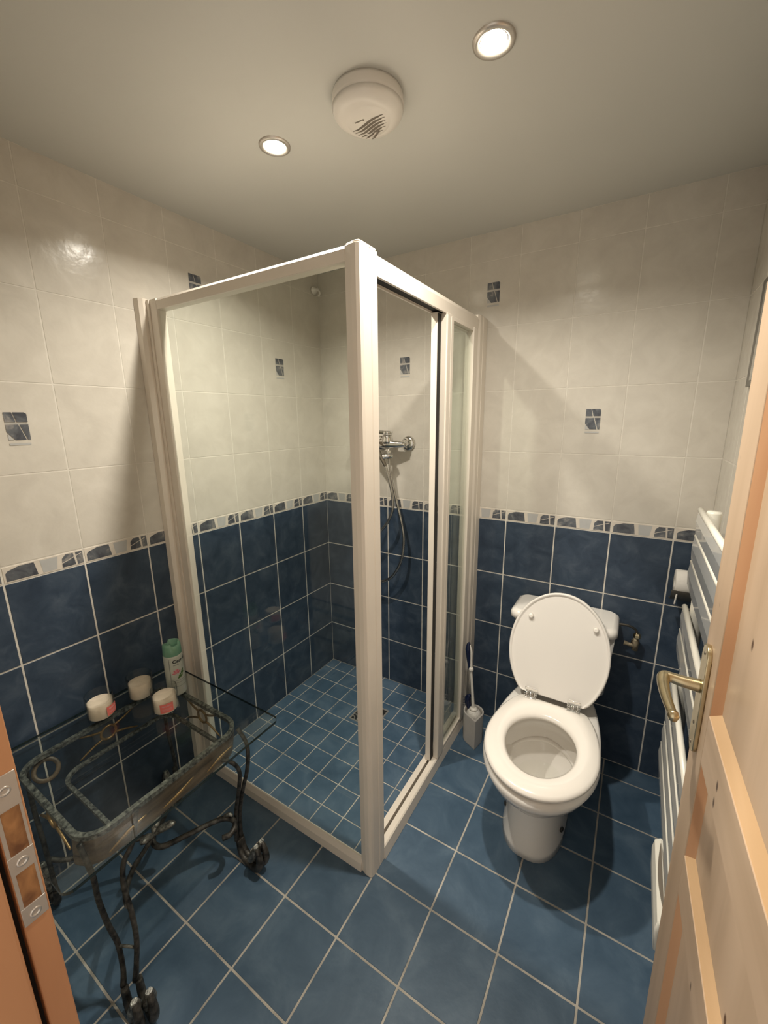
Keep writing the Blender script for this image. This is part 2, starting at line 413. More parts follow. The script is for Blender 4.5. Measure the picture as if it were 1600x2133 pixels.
for z0, z1 in RA:
    mb = MB(); mb.box((s0 + .001, .012, z0), (s1 - .001, DT - .012, z1)); dlink('door_panel', mb, 'pine')
    mw_ = .018
    for a, b_ in ((s0, s0 + mw_), (s1, s1 - mw_)):
        mb = MB(); mb.prism([(a, .0015), (b_, .0125), (a, .0125)] if a < b_ else [(a, .0015), (a, .0125), (b_, .0125)], 'Z', z0, z1)
        # mitred ends
        for v in mb.b.verts:
            f = abs(v.co.x - a) / mw_
            v.co.z += mw_ * f if v.co.z < (z0 + z1) / 2 else -mw_ * f
        dlink('moulding', mb, 'pine_mould')
    for a, b_ in ((z0, z0 + mw_), (z1, z1 - mw_)):
        mb = MB(); mb.prism([(.0015, a), (.0125, a), (.0125, b_)], 'X', s0, s1)
        for v in mb.b.verts:
            f = abs(v.co.z - a) / mw_
            v.co.x += mw_ * f if v.co.x < (s0 + s1) / 2 else -mw_ * f
        dlink('moulding', mb, 'pine_mould_h')
# handle: long brass back plate with lever
mb = MB(); mb.prism(rrect(.018, .058, .862, 1.062, .018), 'Y', -.007, 0, None, .002)
hp = dlink('handle_plate', mb, 'brass')
mb = MB()
mb.tube([(.038, -.006, .985), (.038, -.030, .986), (.037, -.048, .988), (.040, -.058, .988), (.060, -.060, .985), (.095, -.058, .983), (.138, -.052, .981)],
        [.0115, .0100, .0088, .0100, .0090, .0078, .0066], None, n=14)
mb.lathe([(.0, -.009), (.006, -.007), (.0085, 0), (.006, .007), (0, .009)], (.138, -.052, .981), None, 14)
dlink('door_handle', mb, 'brass', hp)
for z in (1.047, .877, .915):
    mb = MB(); mb.lathe([(.0, -.0085), (.003, -.008), (.0035, -.006)], (.038, 0, z), None, 12, 'Y'); dlink('screw', mb, 'steel_dark', hp)

# ---------------------------------------------------------------- door jamb with strike plate
def jamb(name, mb, key, parent=None):
    o = mb.build(name, key)
    if parent: o.parent = parent
    return o
mb = MB(); mb.box((.835, -1.6655, 0), (XJ, -1.6385, 2.05), None, .0015); jb = jamb('trim_1', mb, 'jamb_wood'); jb['kind'] = 'structure'
mb = MB(); mb.box((.835, -1.673, 0), (XJ - .016, -1.6655, 2.05)); jamb('seal_gap', mb, 'black', jb)
mb = MB(); mb.box((.835, -1.80, 0), (XJ + .012, -1.673, 2.05), None, .003); jamb('door_stop', mb, 'jamb_wood', jb)
mb = MB(); mb.box((1.632, -1.75, 0), (1.665, -1.645, 2.05), None, .002); t2 = jamb('trim_2', mb, 'jamb_wood'); t2['kind'] = 'structure'
mb = MB(); mb.box((.835, -1.75, 2.025), (1.665, -1.645, 2.05), None, .002); t3 = jamb('trim_3', mb, 'jamb_wood'); t3['kind'] = 'structure'
# strike plate 3 mm proud: bands above, between and below two latch holes
mb = MB(); X0, X1 = XJ, XJ + .0016; ya, yb = -1.6648, -1.6405
mb.box((X0, ya, 1.005), (X1, yb, 1.050), None, .0005); mb.box((X0, ya, .918), (X1, yb, .944), None, .0005); mb.box((X0, ya, .842), (X1, yb, .868), None, .0005)
mb.box((X0, ya + .0003, .860), (X1 - .0004, ya + .0040, 1.012)); mb.box((X0, yb - .0030, .860), (X1 - .0004, yb - .0003, 1.012))
sp = jamb('strike_plate', mb, 'nickel', jb)
mb = MB()
for z0, z1 in ((.944, 1.005), (.868, .918)): mb.box((XJ - .0004, ya + .0030, z0 - .003), (XJ + .0005, yb - .0020, z1 + .003))
M['mortise'] = woodmat('raw_mortise_wood', (.14, .055, .02), (.40, .19, .07), (40, 40, 30), False)
jamb('latch_hole', mb, 'mortise', sp)
for z in (1.030, .931, .853):
    mb = MB(); mb.lathe([(.0062, .0014), (.0056, .0026), (.003, .0022), (.0028, .0012), (0, .0012)], (XJ, -1.6525, z), None, 18, 'X', cap0=False)
    jamb('screw', mb, 'nickel', sp)

# ================================================================ SHOWER ENCLOSURE
sh = thing('shower_enclosure', 'glazed corner shower enclosure with white metal frame and sliding door', 'shower enclosure', (.44, -.45, 0))
ZT = 1.820
# corner post, rounded outer nose with grooves
post = [(.836, -.906), (.856, -.912), (.870, -.9125), (.878, -.909), (.8805, -.900), (.8805, -.872), (.8785, -.869), (.8785, -.866), (.8805, -.863), (.8805, -.838), (.852, -.838), (.852, -.872), (.836, -.872)]
mb = MB(); mb.prism(post, 'Z', 0.0, ZT - .002, None, .0012); mb.build('corner_post', 'frame', sh)
# cap of the post: small raised round lip
mb = MB(); mb.prism([(.838, -.903), (.869, -.910), (.877, -.907), (.879, -.899), (.879, -.840), (.853, -.840), (.853, -.873), (.838, -.873)], 'Z', ZT - .002, ZT + .004, None, .0025); mb.build('post_cap', 'frame', sh)
# wall profiles
mb = MB(); mb.prism([(.0025, -.937), (.022, -.933), (.030, -.922), (.030, -.888), (.0025, -.888)], 'Z', 0, ZT + .004, None, .001); mb.build('wall_profile', 'frame', sh)
mb = MB(); mb.prism([(.842, -.003), (.882, -.003), (.882, -.030), (.8845, -.032), (.8845, -.058), (.8825, -.060), (.8825, -.064), (.8850, -.066), (.8850, -.096), (.879, -.112), (.846, -.112)], 'Z', 0, ZT, None, .001); mb.build('wall_profile', 'frame', sh)
# fixed side panel: stile, top rail, bottom rail, pane
mb = MB(); mb.box((.030, -.912, .0), (.044, -.880, ZT), None, .0015); mb.box((.044, -.908, .0), (.080, -.876, ZT), None, .0015); mb.build('side_stile', 'frame', sh)
mb = MB(); mb.prism([(-.908, 1.786), (-.908, 1.812), (-.902, 1.820), (-.880, 1.820), (-.876, 1.814), (-.876, 1.786)], 'X', .080, .838, None, .0008); mb.build('top_rail', 'frame', sh)
mb = MB(); mb.prism([(-.914, 0), (-.912, .030), (-.904, .048), (-.897, .048), (-.897, 0)], 'X', .080, .838, None, .001); mb.build('bottom_rail', 'frame', sh)
mb = MB(); mb.box((.078, -.9025, .046), (.842, -.8985, 1.790)); mb.build('side_glass', 'glass', sh)
# sliding side: top track, bottom track with slot
mb = MB(); mb.prism([(.880, 1.766), (.882, 1.800), (.877, 1.812), (.868, 1.818), (.836, 1.818), (.832, 1.812), (.832, 1.766), (.838, 1.766), (.838, 1.772), (.872, 1.772), (.872, 1.766)], 'Y', -.838, -.060, None); mb.build('top_track', 'frame', sh)
mb = MB(); mb.box((.8395, -.838, 1.7715), (.871, -.060, 1.7735)); mb.build('channel_shade', 'black', sh)  # black sheet painting the shadow under the top track
mb = MB(); mb.prism([(.826, 0), (.826, .046), (.847, .046), (.847, .022), (.857, .022), (.857, .046), (.876, .046), (.880, .042), (.885, 0)], 'Y', -.838, -.060, None, .0006); mb.build('bottom_track', 'frame', sh)
mb = MB(); mb.box((.8472, -.838, .0222), (.8568, -.112, .0232)); mb.build('slot_shade', 'black', sh)  # black strip laid in to paint the shade of the slot
# inner sliding leaf (pushed open) and fixed outer leaf
def panel(x, ya, yb, wide_a, wide_b, z0=.0465, z1=1.768, dark=True, nm='sliding_door'):
    mb = MB(); t = .011
    mb.box((x - t, ya, z0), (x + t, ya + wide_a, z1), None, .002)
    mb.box((x - t, yb - wide_b, z0), (x + t, yb, z1), None, .002)
    mb.box((x - t * .8, ya + .006, z1 - .014), (x + t * .8, yb - .004, z1 - .001), None, .001); mb.box((x - t * .8, ya + .006, z0 + .001), (x + t * .8, yb - .004, z0 + .016), None, .001)
    o = mb.build(nm, 'frame', sh)
    mb = MB(); mb.box((x - .002, ya + wide_a - .003, z0 + .012), (x + .002, yb - wide_b + .003, z1 - .010)); g = mb.build('door_glass', 'glass', o)
    return o
pa = panel(.8485, -.443, -.112, .030, .022)
mb = MB(); mb.box((.8600, -.4405, .050), (.8606, -.4170, 1.764)); mb.build('rubber_seal', 'black', pa)
pb = panel(.8715, -.416, -.114, .058, .045, nm='sliding_door')
mb = MB(); mb.box((.8815, -.413, .05), (.8835, -.397, 1.762), None, .0008); mb.box((.8815, -.382, .05), (.8835, -.368, 1.762), None, .0008); mb.build('grip_rib', 'frame', pb)

# ---------------------------------------------------------------- shower mixer on the back wall
mx = thing('shower_mixer', 'chrome single lever shower mixer on the cream tiles inside the shower', 'tap', (.445, -.0, 1.318))
for x in (.370, .520):
    mb = MB(); mb.lathe([(.036, -.003), (.034, -.010), (.026, -.016), (.014, -.018)], (x, 0, 1.318), None, 28, 'Y')
    mb.build('wall_flange', 'chrome', mx)
mb = MB()
for x in (.370, .520): mb.lathe([(.011, -.016), (.012, -.030), (.016, -.034), (.016, -.050), (.012, -.056)], (x, 0, 1.318), None, 20, 'Y')
mb.tube([(.362, -.056, 1.316), (.385, -.060, 1.316), (.420, -.066, 1.316), (.445, -.068, 1.318), (.470, -.066, 1.316), (.505, -.060, 1.316), (.528, -.056, 1.316)], [.012, .016, .021, .026, .021, .016, .012], None, n=18)
mb.lathe([(.024, 0), (.028, .012), (.025, .030), (.022, .042)], (.445, -.072, 1.318), None, 24)
mb.build('mixer_body', 'chrome', mx)
mb = MB(); mb.lathe([(.0235, 0), (.026, .003), (.0265, .012), (.022, .016), (0, .018)], (.445, -.072, 1.362), None, 24)
mb.tube([(.440, -.080, 1.370), (.415, -.105, 1.373), (.385, -.135, 1.376)], [.010, .008, .007], None, n=10, flat=.5)
mb.build('lever', 'chrome', mx)
mb = MB(); mb.lathe([(.010, -.002), (.012, -.02), (.012, -.045), (.009, -.052)], (.451, -.070, 1.300), None, 18); mb.build('hose_outlet', 'chrome', mx)
mb = MB(); mb.tube([(.470, -.072, 1.262), (.455, -.085, 1.262), (.432, -.092, 1.258)], [.012, .012, .016], None, n=14); mb.build('handset_cradle', 'chrome', mx)
hs = thing('hand_shower', 'chrome hand shower resting on the mixer with its looped metal hose', 'hand shower', (.425, -.09, 1.25))
mb = MB(); mb.tube([(.445, -.094, 1.215), (.430, -.098, 1.245), (.405, -.105, 1.29), (.375, -.11, 1.33)], [.008, .010, .012, .013], None, n=14)
mb.tube([(.375, -.110, 1.330), (.352, -.11, 1.348), (.333, -.112, 1.352)], [.013, .019, .026], None, n=18)
mb.lathe([(.0, -.012), (.034, -.008), (.036, 0), (.030, .010), (0, .016)], (.325, -.112, 1.352), None, 24, 'X'); mb.build('spray_head', 'steel_dark', hs)
mb = MB()
hose = [(.451, -.07, 1.252), (.461, -.07, 1.164), (.480, -.07, 1.086), (.500, -.07, 1.013), (.522, -.07, .929), (.531, -.07, .853), (.517, -.07, .751), (.475, -.07, .668), (.433, -.072, .629), (.384, -.075, .615),
        (.330, -.08, .645), (.305, -.085, .715), (.325, -.09, .790), (.394, -.09, .873), (.448, -.09, .935), (.478, -.09, .999), (.481, -.09, 1.055), (.470, -.092, 1.128), (.446, -.094, 1.214)]
mb.tube(hose, .0080, None, n=10, sub=22, ridge=.62); mb.build('metal_hose', 'hose_metal', hs)
# wall hook high in the shower corner
wh = thing('shower_wall_hook', 'small round pale hook high on the tiles in the shower corner', 'hook', (.0, -.036, 2.055))
mb = MB(); mb.lathe([(.020, .003), (.019, .010), (.012, .016), (.006, .030), (.010, .036), (0, .040)], (0, -.040, 2.055 - .0), None, 22, 'X'); mb.build('hook_base', 'white_plastic', wh)
mb = MB(); mb.tube([(.034, -.040, 2.056), (.042, -.040, 2.045), (.043, -.040, 2.032), (.034, -.040, 2.026)], .004, None, n=8); mb.build('hook_arm', 'white_plastic', wh)

# ================================================================ CEILING FITTINGS
def spot(x, y, r, label, tilt):
    t = thing('recessed_spotlight', label, 'ceiling light', (x, y, CEIL), 'recessed ceiling spotlights')
    mb = MB(); mb.lathe([(r, 0), (r - .001, -.004), (r - .008, -.006), (r - .013, -.002), (r - .014, .0)], (x, y, CEIL), None, 36, cap0=False, cap1=False)
    mb.build('trim_ring', 'nickel', t)
    mb = MB(); mb.lathe([(r - .014, -.0008), (r - .022, -.0014), (.025, -.0020)], (x, y, CEIL), None, 36, cap0=False, cap1=False); mb.build('reflector', 'chrome', t)
    mb = MB(); mb.lathe([(.0, -.0045), (.016, -.004), (.025, -.0025), (.025, -.001)], (x, y, CEIL), None, 28); mb.build('lit_bulb', 'bulb', t)
    l = bpy.data.lights.new('halogen_lamp', 'AREA'); l.shape = 'DISK'; l.size = .05; l.spread = math.radians(SPOT_SPREAD); l.energy = SPOT_WATTS; l.color = SPOT_COLOR
    lo = bpy.data.objects.new('halogen_lamp', l); C.collection.objects.link(lo); lo.location = (x, y, CEIL - .0075); lo.parent = t
    lo.matrix_parent_inverse = Matrix.Translation((x, y, CEIL)).inverted()
    return t
spot(.556, -.820, .041, 'lit recessed ceiling spotlight above the shower, left of the round alarm', 0)
spot(1.137, -.815, .041, 'lit recessed ceiling spotlight right of the round alarm, outside the shower', 0)
# alarm
ax, ay = .856, -.829
al = thing('smoke_alarm', 'round white domed alarm with wavy vent slots on the ceiling', 'smoke alarm', (ax, ay, CEIL))
mb = MB(); mb.lathe([(.078, 0), (.080, -.006), (.081, -.020), (.080, -.026)], (ax, ay, CEIL), None, 48); mb.build('alarm_base', 'white_plastic', al)
mb = MB(); mb.lathe([(.0805, -.0262), (.077, -.035), (.066, -.044), (.052, -.0485), (.050, -.0480), (.047, -.0500), (.03, -.0520), (0, -.0525)], (ax, ay, CEIL), None, 48); dome = mb.build('alarm_cover', 'white_plastic', al)
ang = math.radians(3)
mb = MB(); ca, sa = math.cos(ang), math.sin(ang)
def A2(u, v, z): return (ax + u * ca - v * sa, ay + u * sa + v * ca, CEIL + z)
for k in range(6):
    v0 = -.002 + .0088 * k; n = 14; Lp, Up = [], []
    half = math.sqrt(max(.0470 ** 2 - v0 ** 2, 1e-5)) * .93
    for q in range(n + 1):
        t = -1 + 2 * q / n; u = half * t; wv = -.008 * math.sin(1.9 * t + .3)
        thick = .0031 * (1 - t * t) + .0004
        for lst, sg in ((Lp, -1), (Up, 1)):
            vv = v0 + wv + sg * thick; lst.append(A2(u, vv, -.0526 if math.hypot(u, vv) < .034 else -.0512))
    vs = Lp + Up
    mb.faces(vs, [(q, q + 1, q + 1 + n + 1, q + n + 1) for q in range(n)], None)
M['slot'] = mat('dark_taupe_plastic', (.16, .135, .105), .7, noise=.05)
mb.build('vent_slots', 'slot', al)
mb = MB()
mb.faces([A2(-.024, -.019, -.0530), A2(-.006, -.019, -.0530), A2(-.006, -.0165, -.0530), A2(-.024, -.0165, -.0530)], [(0, 1, 2, 3)], None)
mb.lathe([(0, -.0531), (.0025, -.0530)], A2(-.002, -.0178, 0), None, 12, cap0=False, cap1=False)
mb.build('maker_mark', 'slot', al)

# ================================================================ TOILET
tx = 1.285
wc = thing('toilet', 'white toilet with raised lid and low cistern against the blue tiles', 'toilet', (tx, -.40, 0))
def egg(cx, cy, hw, lf, lb, z, n=48, trunc=None, p=2.0):
    out = []
    for k in range(n):
        a = 2 * math.pi * k / n
        cx_, sy_ = math.cos(a), math.sin(a)
        x = hw * math.copysign(abs(cx_) ** (2 / p), cx_); y = (lf if sy_ < 0 else lb) * math.copysign(abs(sy_) ** (2 / p), sy_)
        Y = cy + y
        if trunc is not None: Y = min(Y, trunc)
        out.append((cx + x, Y, z))
    return out
rings = [egg(tx - .008, -.40, .106, .200, .23, 0, p=2.5), egg(tx - .008, -.40, .104, .197, .23, .025, p=2.5), egg(tx - .008, -.39, .096, .190, .22, .09, p=2.3), egg(tx - .007, -.39, .093, .186, .22, .16, p=2.2),
         egg(tx - .005, -.40, .094, .185, .25, .22), egg(tx - .003, -.42, .102, .192, .30, .258, trunc=-.05), egg(tx - .001, -.455, .134, .215, .38, .288, trunc=-.04), egg(tx, -.485, .168, .238, .46, .318, trunc=-.03),
         egg(tx, -.495, .1795, .243, .47, .350, trunc=-.025), egg(tx, -.495, .176, .240, .47, .366, trunc=-.027), egg(tx, -.495, .168, .233, .46, .371, trunc=-.03),
         egg(tx, -.50, .128, .180, .165, .371), egg(tx, -.50, .122, .174, .160, .364), egg(tx, -.50, .122, .174, .160, .345), egg(tx, -.50, .138, .190, .175, .338), egg(tx, -.50, .136, .188, .172, .300), egg(tx, -.49, .115, .165, .150, .240),
         egg(tx, -.47, .085, .110, .120, .190), egg(tx, -.45, .055, .065, .075, .150), egg(tx, -.44, .040, .045, .055, .120)]
mb = MB(); mb.loft(rings, None, cap0=True, cap1=True); mb.build('bowl', 'porcelain', wc)
mb = MB(); mb.loft([egg(tx, -.462, .083, .100, .105, .187), egg(tx, -.462, .02, .03, .03, .1871)], None, cap0=False, cap1=True); mb.build('bowl_water', 'jar', wc)
# ledge inside the bowl
mb = MB()
pts = [(tx + .118 * math.cos(a), -.455 + .125 * math.sin(a), .262 - .010 * abs(math.cos(a))) for a in [math.radians(8 + 164 * k / 14) for k in range(15)]]
mb.tube(pts, [.004] + [.012] * 13 + [.004], None, n=10, sub=2); mb.build('bowl_ledge', 'porcelain', wc)
for sx_ in (-1, 1):
    px = tx - .007 + sx_ * .066
    mb = MB(); mb.lathe([(.0095, 0), (.0085, .004), (.004, .0055), (0, .0055)], (0, 0, 0), None, 16, 'X')
    o = mb.build('bolt_cap', 'black', wc); o.matrix_world = Matrix.Translation((px + sx_ * .0285, -.483, .060)) @ Matrix.Rotation(0 if sx_ > 0 else math.pi, 4, 'Z') @ Matrix.Rotation(math.radians(-20 * sx_), 4, 'Z')
# cistern
mb = MB()
def rr3(x0, x1, y0, y1, r, z): return [(a, b_, z) for a, b_ in rrect(x0, x1, y0, y1, r)]
mb.loft([rr3(tx - .150, tx + .140, -.150, -.030, .03, .372), rr3(tx - .165, tx + .160, -.166, -.015, .04, .39), rr3(tx - .188, tx + .176, -.178, -.008, .035, .650)], None)
mb.build('cistern', 'porcelain', wc)
mb = MB()
mb.loft([rr3(tx - .194, tx + .176, -.188, -.004, .030, .645), rr3(tx - .201, tx + .182, -.195, -.004, .034, .650), rr3(tx - .201, tx + .182, -.195, -.004, .034, .668), rr3(tx - .196, tx + .177, -.190, -.006, .032, .677), rr3(tx - .184, tx + .165, -.177, -.014, .028, .683)], None)
mb.build('cistern_lid', 'porcelain', wc)
# seat ring
def seat_ring(z, hw, lf, lb, tr, cy=-.515): return egg(tx, cy, hw, lf, lb, z, 64, trunc=tr)
mb = MB()
o_ = [(.166, .212, .285, -.302, .376), (.175, .221, .292, -.297, .384), (.174, .220, .291, -.298, .392), (.166, .212, .284, -.305, .3985), (.14, .185, .20, None, .401),
      (.118, .155, .142, None, .3985), (.108, .141, .130, None, .390), (.108, .141, .130, None, .380), (.118, .152, .138, None, .376)]
rg = [egg(tx + .002, -.515, a, b_, c_, z, 64, trunc=t_) for a, b_, c_, t_, z in o_]
mb.loft(rg + [rg[0]], None, cap0=False, cap1=False); mb.build('seat', 'seat', wc)
# lid, raised and leaning on the cistern
hinge = Vector((tx - .005, -.292, .398)); tipv = Vector((0, .118, .385)).normalized(); sidev = Vector((1, 0, 0)); nrm = sidev.cross(tipv)  # towards the room when negative y
if nrm.y > 0: nrm = -nrm
def lidring(hw, up, lo, off, n=64):
    out = []
    for k in range(n):
        a = 2 * math.pi * k / n
        x = hw * math.cos(a); t = .185 + (up if math.sin(a) > 0 else lo) * math.sin(a)
        t = max(t, .012 + .0)
        out.append(hinge + sidev * x + tipv * t + nrm * off)
    return out
mb = MB(); LR = [(.172, .214, .226, -.018), (.176, .219, .231, -.012), (.176, .219, .231, .003), (.172, .215, .227, .006), (.168, .211, .223, .0055), (.165, .208, .220, .0)]
mb.loft([lidring(*q) for q in LR], None, cap0=True, cap1=True); mb.build('seat_lid', 'lid_plastic', wc)
for bx, bt in ((-.108, .296), (.118, .296)):
    p = hinge + sidev * bx + tipv * bt
    mb = MB(); mb.lathe([(.010, 0), (.0085, .010), (.006, .013), (.0035, .0125), (0, .0125)], (0, 0, 0), None, 18)
    o = mb.build('lid_bumper', 'seat', wc); o.matrix_world = Matrix.Translation(p) @ nrm.to_track_quat('Z', 'Y').to_matrix().to_4x4()
for hx in (-.077, .073):
    c = Vector((tx + hx, -.300, .400))
    mb = MB(); mb.tube([c + Vector((-.023, .006, .006)), c + Vector((.023, .006, .006))], .0055, None, n=14, smooth_path=False)
    mb.box((c.x - .022, c.y - .020, .3995), (c.x + .022, c.y + .004, .4035), None, .001)
    p = c + Vector((0, .006, .006))
    for q in (-.014, 0, .014): mb.lathe([(.0068, -.005), (.0068, .005)], (p.x + q, p.y, p.z), None, 14, 'X')
    mb.box((c.x - .022, c.y + .004, .408), (c.x + .022, c.y + .009, .430), None, .001)
    for q in (-.012, .012): mb.lathe([(.0, .0055), (.0035, .005), (.004, .0035)], (c.x + q, c.y - .010, .400), None, 10)
    mb.build('lid_hinge', 'chrome', wc)
# stop valve
sv = thing('stop_valve', 'limescaled brass stop valve with grey hose on the blue tiles beside the cistern', 'valve', (1.525, -.01, .58))
mb = MB(); mb.lathe([(.014, -.002), (.015, -.010), (.010, -.014), (.009, -.034)], (1.528, 0, .572), None, 16, 'Y'); mb.lathe([(.0105, -.016), (.0105, .018), (.008, .024), (.008, .034)], (1.528, -.040, .572), None, 12)
mb.tube([(1.528, -.040, .572), (1.505, -.040, .574), (1.490, -.040, .576)], [.008, .007, .0095], None, n=10); mb.build('valve_body', 'lime_brass', sv)
mb = MB(); mb.lathe([(.011, 0), (.013, .004), (.013, .014), (.009, .020)], (1.530, -.040, .606), None, 6, smooth=False); mb.build('valve_nut', 'brass', sv)
mb = MB(); mb.tube([(1.530, -.040, .622), (1.522, -.045, .642), (1.500, -.055, .656), (1.470, -.065, .660), (1.452, -.075, .655)], .0048, None, n=8); mb.build('supply_hose', 'steel_dark', sv)
# toilet paper holder
tp = thing('toilet_roll_holder', 'curved metal toilet roll holder on the wall beside the towel radiator', 'toilet roll holder', (1.655, -.001, .85))
mb = MB()
arc = [math.radians(185 + 95 * k / 14) for k in range(15)]
mb.prism([(-.066 + .0535 * math.cos(a), .855 + .0535 * math.sin(a)) for a in arc] + [(-.066 + .0520 * math.cos(a), .855 + .0520 * math.sin(a)) for a in reversed(arc)], 'X', 1.606, 1.690, None)
mb.build('holder_flap', 'steel_dark', tp)
mb = MB(); mb.box((1.640, -.012, .80), (1.672, -.0025, .88), None, .002); mb.tube([(1.655, -.010, .862), (1.655, -.066, .862)], .004, None, n=8, smooth_path=False)
mb.tube([(1.622, -.066, .862), (1.688, -.066, .862)], .006, None, n=10, smooth_path=False); mb.build('holder_arm', 'steel_dark', tp)
roll = MB(); roll.lathe([(.018, -.042), (.045, -.042), (.047, -.040), (.047, .032), (.045, .034), (.018, .034), (.018, -.042)], (1.658, -.066, .862), 'paper', 40, 'X', cap0=False, cap1=False)
roll.tube([(1.624, -.113, .850), (1.621, -.118, .82), (1.620, -.117, .800)], .0014, 'paper', n=6, flat=2.0)
tag(roll.build('toilet_roll'), 'white toilet roll with a loose end hanging in the metal holder', 'toilet roll')

# ---------------------------------------------------------------- toilet brush and its holder
bx, by = .951, -.180
bh = thing('toilet_brush_holder', 'pale grey pointed toilet brush pot on the floor left of the toilet', 'brush holder', (bx, by, 0))
def tear(r, tip, z, sc=1.0):
    n = 40; out = []; dirn = math.atan2(-.068, .032)
    al_ = math.acos(min(1, r / tip))
    for k in range(n):
        a = dirn + al_ + (2 * math.pi - 2 * al_) * k / (n - 1)
        out.append((bx + sc * r * math.cos(a), by + sc * r * math.sin(a), z))
    out.append((bx + sc * tip * math.cos(dirn), by + sc * tip * math.sin(dirn), z))
    return out
mb = MB()
mb.loft([tear(.043, .071, 0, .97), tear(.043, .071, .004), tear(.045, .073, .143), tear(.045, .073, .146, .985), tear(.045, .073, .146, .86), tear(.045, .073, .142, .84), tear(.043, .07, .03, .82)], None, cap0=True, cap1=True)
for f in mb.b.faces: f.smooth = False
mb.build('pot', 'grey_plastic', bh)
tb = thing('toilet_brush', 'white toilet brush with long navy backed handle standing in its pot', 'toilet brush', (bx, by, .05))
mb = MB(); mb.tube([(bx - .003, by + .004, .150), (bx - .012, by + .004, .25), (bx - .022, by + .004, .345)], [.0072, .006, .0055], None, n=12)
mb.lathe([(.018, 0), (.017, .006), (.008, .010)], (bx - .002, by + .004, .150), None, 20); mb.build('brush_stem', 'white_plastic', tb)
mb = MB(); mb.lathe([(.010, .06), (.030, .07), (.034, .11), (.032, .132), (.022, .146), (.010, .152)], (bx, by + .003, 0), None, 40)
for v in mb.b.verts:
    a = math.atan2(v.co.y - by, v.co.x - bx); k = 1 + .05 * math.sin(20 * a); v.co.x = bx + (v.co.x - bx) * k; v.co.y = by + (v.co.y - by) * k
mb.build('brush_head', 'bristle', tb)
mb = MB(); mb.lathe([(.0095, 0), (.011, .006), (.0095, .014), (.006, .017)], (bx - .021, by + .004, .340), None, 16)
mb.tube([(bx - .020, by + .004, .350), (bx - .022, by + .004, .385), (bx - .023, by + .004, .43), (bx - .031, by + .004, .462)], [.006, .0055, .0055, .003], None, n=10); mb.build('handle_front', 'white_plastic', tb)
mb = MB(); mb.tube([(bx - .030, by + .004, .343), (bx - .030, by + .004, .365), (bx - .034, by + .004, .40), (bx - .038, by + .004, .44), (bx - .037, by + .004, .464), (bx - .032, by + .004, .474)], [.005, .008, .0125, .0145, .010, .003], None, n=12, flat=.8); mb.build('handle_grip', 'navy_plastic', tb)
mb = MB(); mb.tube([(bx - .022, by + .018, .135), (bx - .034, by + .02, .155), (bx - .036, by + .02, .185), (bx - .026, by + .018, .205)], [.010, .014, .014, .006], None, n=12)
for k in range(22):
    a = 2.2 + 2.6 * random.random(); z = .142 + .055 * random.random(); p = Vector((bx - .035, by + .02, z)); d = Vector((math.cos(a), math.sin(a) * .7, .3 * (random.random() - .4)))
    mb.tube([p, p + d * .024], .0008, None, n=4, smooth_path=False)
mb.build('rim_brush', 'navy_plastic', tb)

# ================================================================ TOWEL RADIATOR
rd = thing('towel_radiator', 'white flat panel towel radiator on the right wall beside the open door', 'radiator', (1.66, -.57, .3))
xf = 1.622; Ya, Yb = -.318, -.815
tops = [1.175, 1.098, 1.021, .880, .803, .640, .553, .476, .401]
for i, z in enumerate(tops):
    hgt = .071 if i not in (5,) else .080
    mb = MB()
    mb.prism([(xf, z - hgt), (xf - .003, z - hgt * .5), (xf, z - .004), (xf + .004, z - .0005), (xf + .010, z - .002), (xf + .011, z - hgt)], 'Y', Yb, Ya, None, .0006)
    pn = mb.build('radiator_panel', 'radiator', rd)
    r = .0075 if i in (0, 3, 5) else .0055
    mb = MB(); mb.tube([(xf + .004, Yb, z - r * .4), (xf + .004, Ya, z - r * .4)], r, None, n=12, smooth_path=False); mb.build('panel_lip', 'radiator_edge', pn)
for y in (-.345, -.785):
    mb = MB(); mb.lathe([(.0, .32), (.016, .32), (.018, .325), (.018, 1.170), (.016, 1.176), (0, 1.176)], (1.6535, y, 0), None, 26, cap0=False, cap1=False); mb.build('collector_tube', 'radiator_edge', rd)
for y in (-.40, -.73):
    for z in (1.05, .70):
        mb = MB(); mb.lathe([(.010, .0), (.010, .038)], (1.660, y, z), None, 14, 'X'); mb.build('wall_bracket', 'radiator_edge', rd)
# curved control box under the panels
mb = MB()
cy0, cy1 = -.585, -.820
mb.prism([(1.612, .205), (1.608, .262), (1.612, .288), (1.624, .298), (1.650, .300), (1.662, .28), (1.662, .205)], 'Y', cy1, cy0, None, .007); cb = mb.build('control_box', 'radiator_edge', rd)
mb = MB(); n = 14; q4 = []
for q in range(n + 1):
    t = q / n; y = cy0 - .022 - .190 * t; w_ = .0085 * math.sin(math.pi * t)
    q4.append([(1.6235 - w_, y, .2978 - w_ * .55 + .0025), (1.6245, y, .2998)])
vs = [p for a_ in q4 for p in a_]
mb.faces(vs, [(2 * k, 2 * k + 1, 2 * k + 3, 2 * k + 2) for k in range(n)], None); mb.build('control_window', 'slot', cb)
mb = MB()
for x in (1.627, 1.632, 1.637): mb.tube([(x, cy0 - .012, .2995), (x, cy1 + .01, .2995)], .0016, None, n=8, smooth_path=False)
mb.build('rib', 'radiator_edge', cb)
# mirror high on the right wall, mostly behind the door
mi = thing('wall_mirror', 'thin edged mirror on the right wall, mostly hidden behind the wooden door', 'mirror', (W, -.45, 1.64))
mb = MB(); mb.box((W - .010, -.75, 1.508), (W - .0025, -.222, 1.776), None, .001); mb.build('mirror_backing', 'mirror_edge', mi)
mb = MB(); mb.box((W - .0112, -.735, 1.523), (W - .0101, -.262, 1.761)); mb.build('mirror_face', 'mirror', mi)

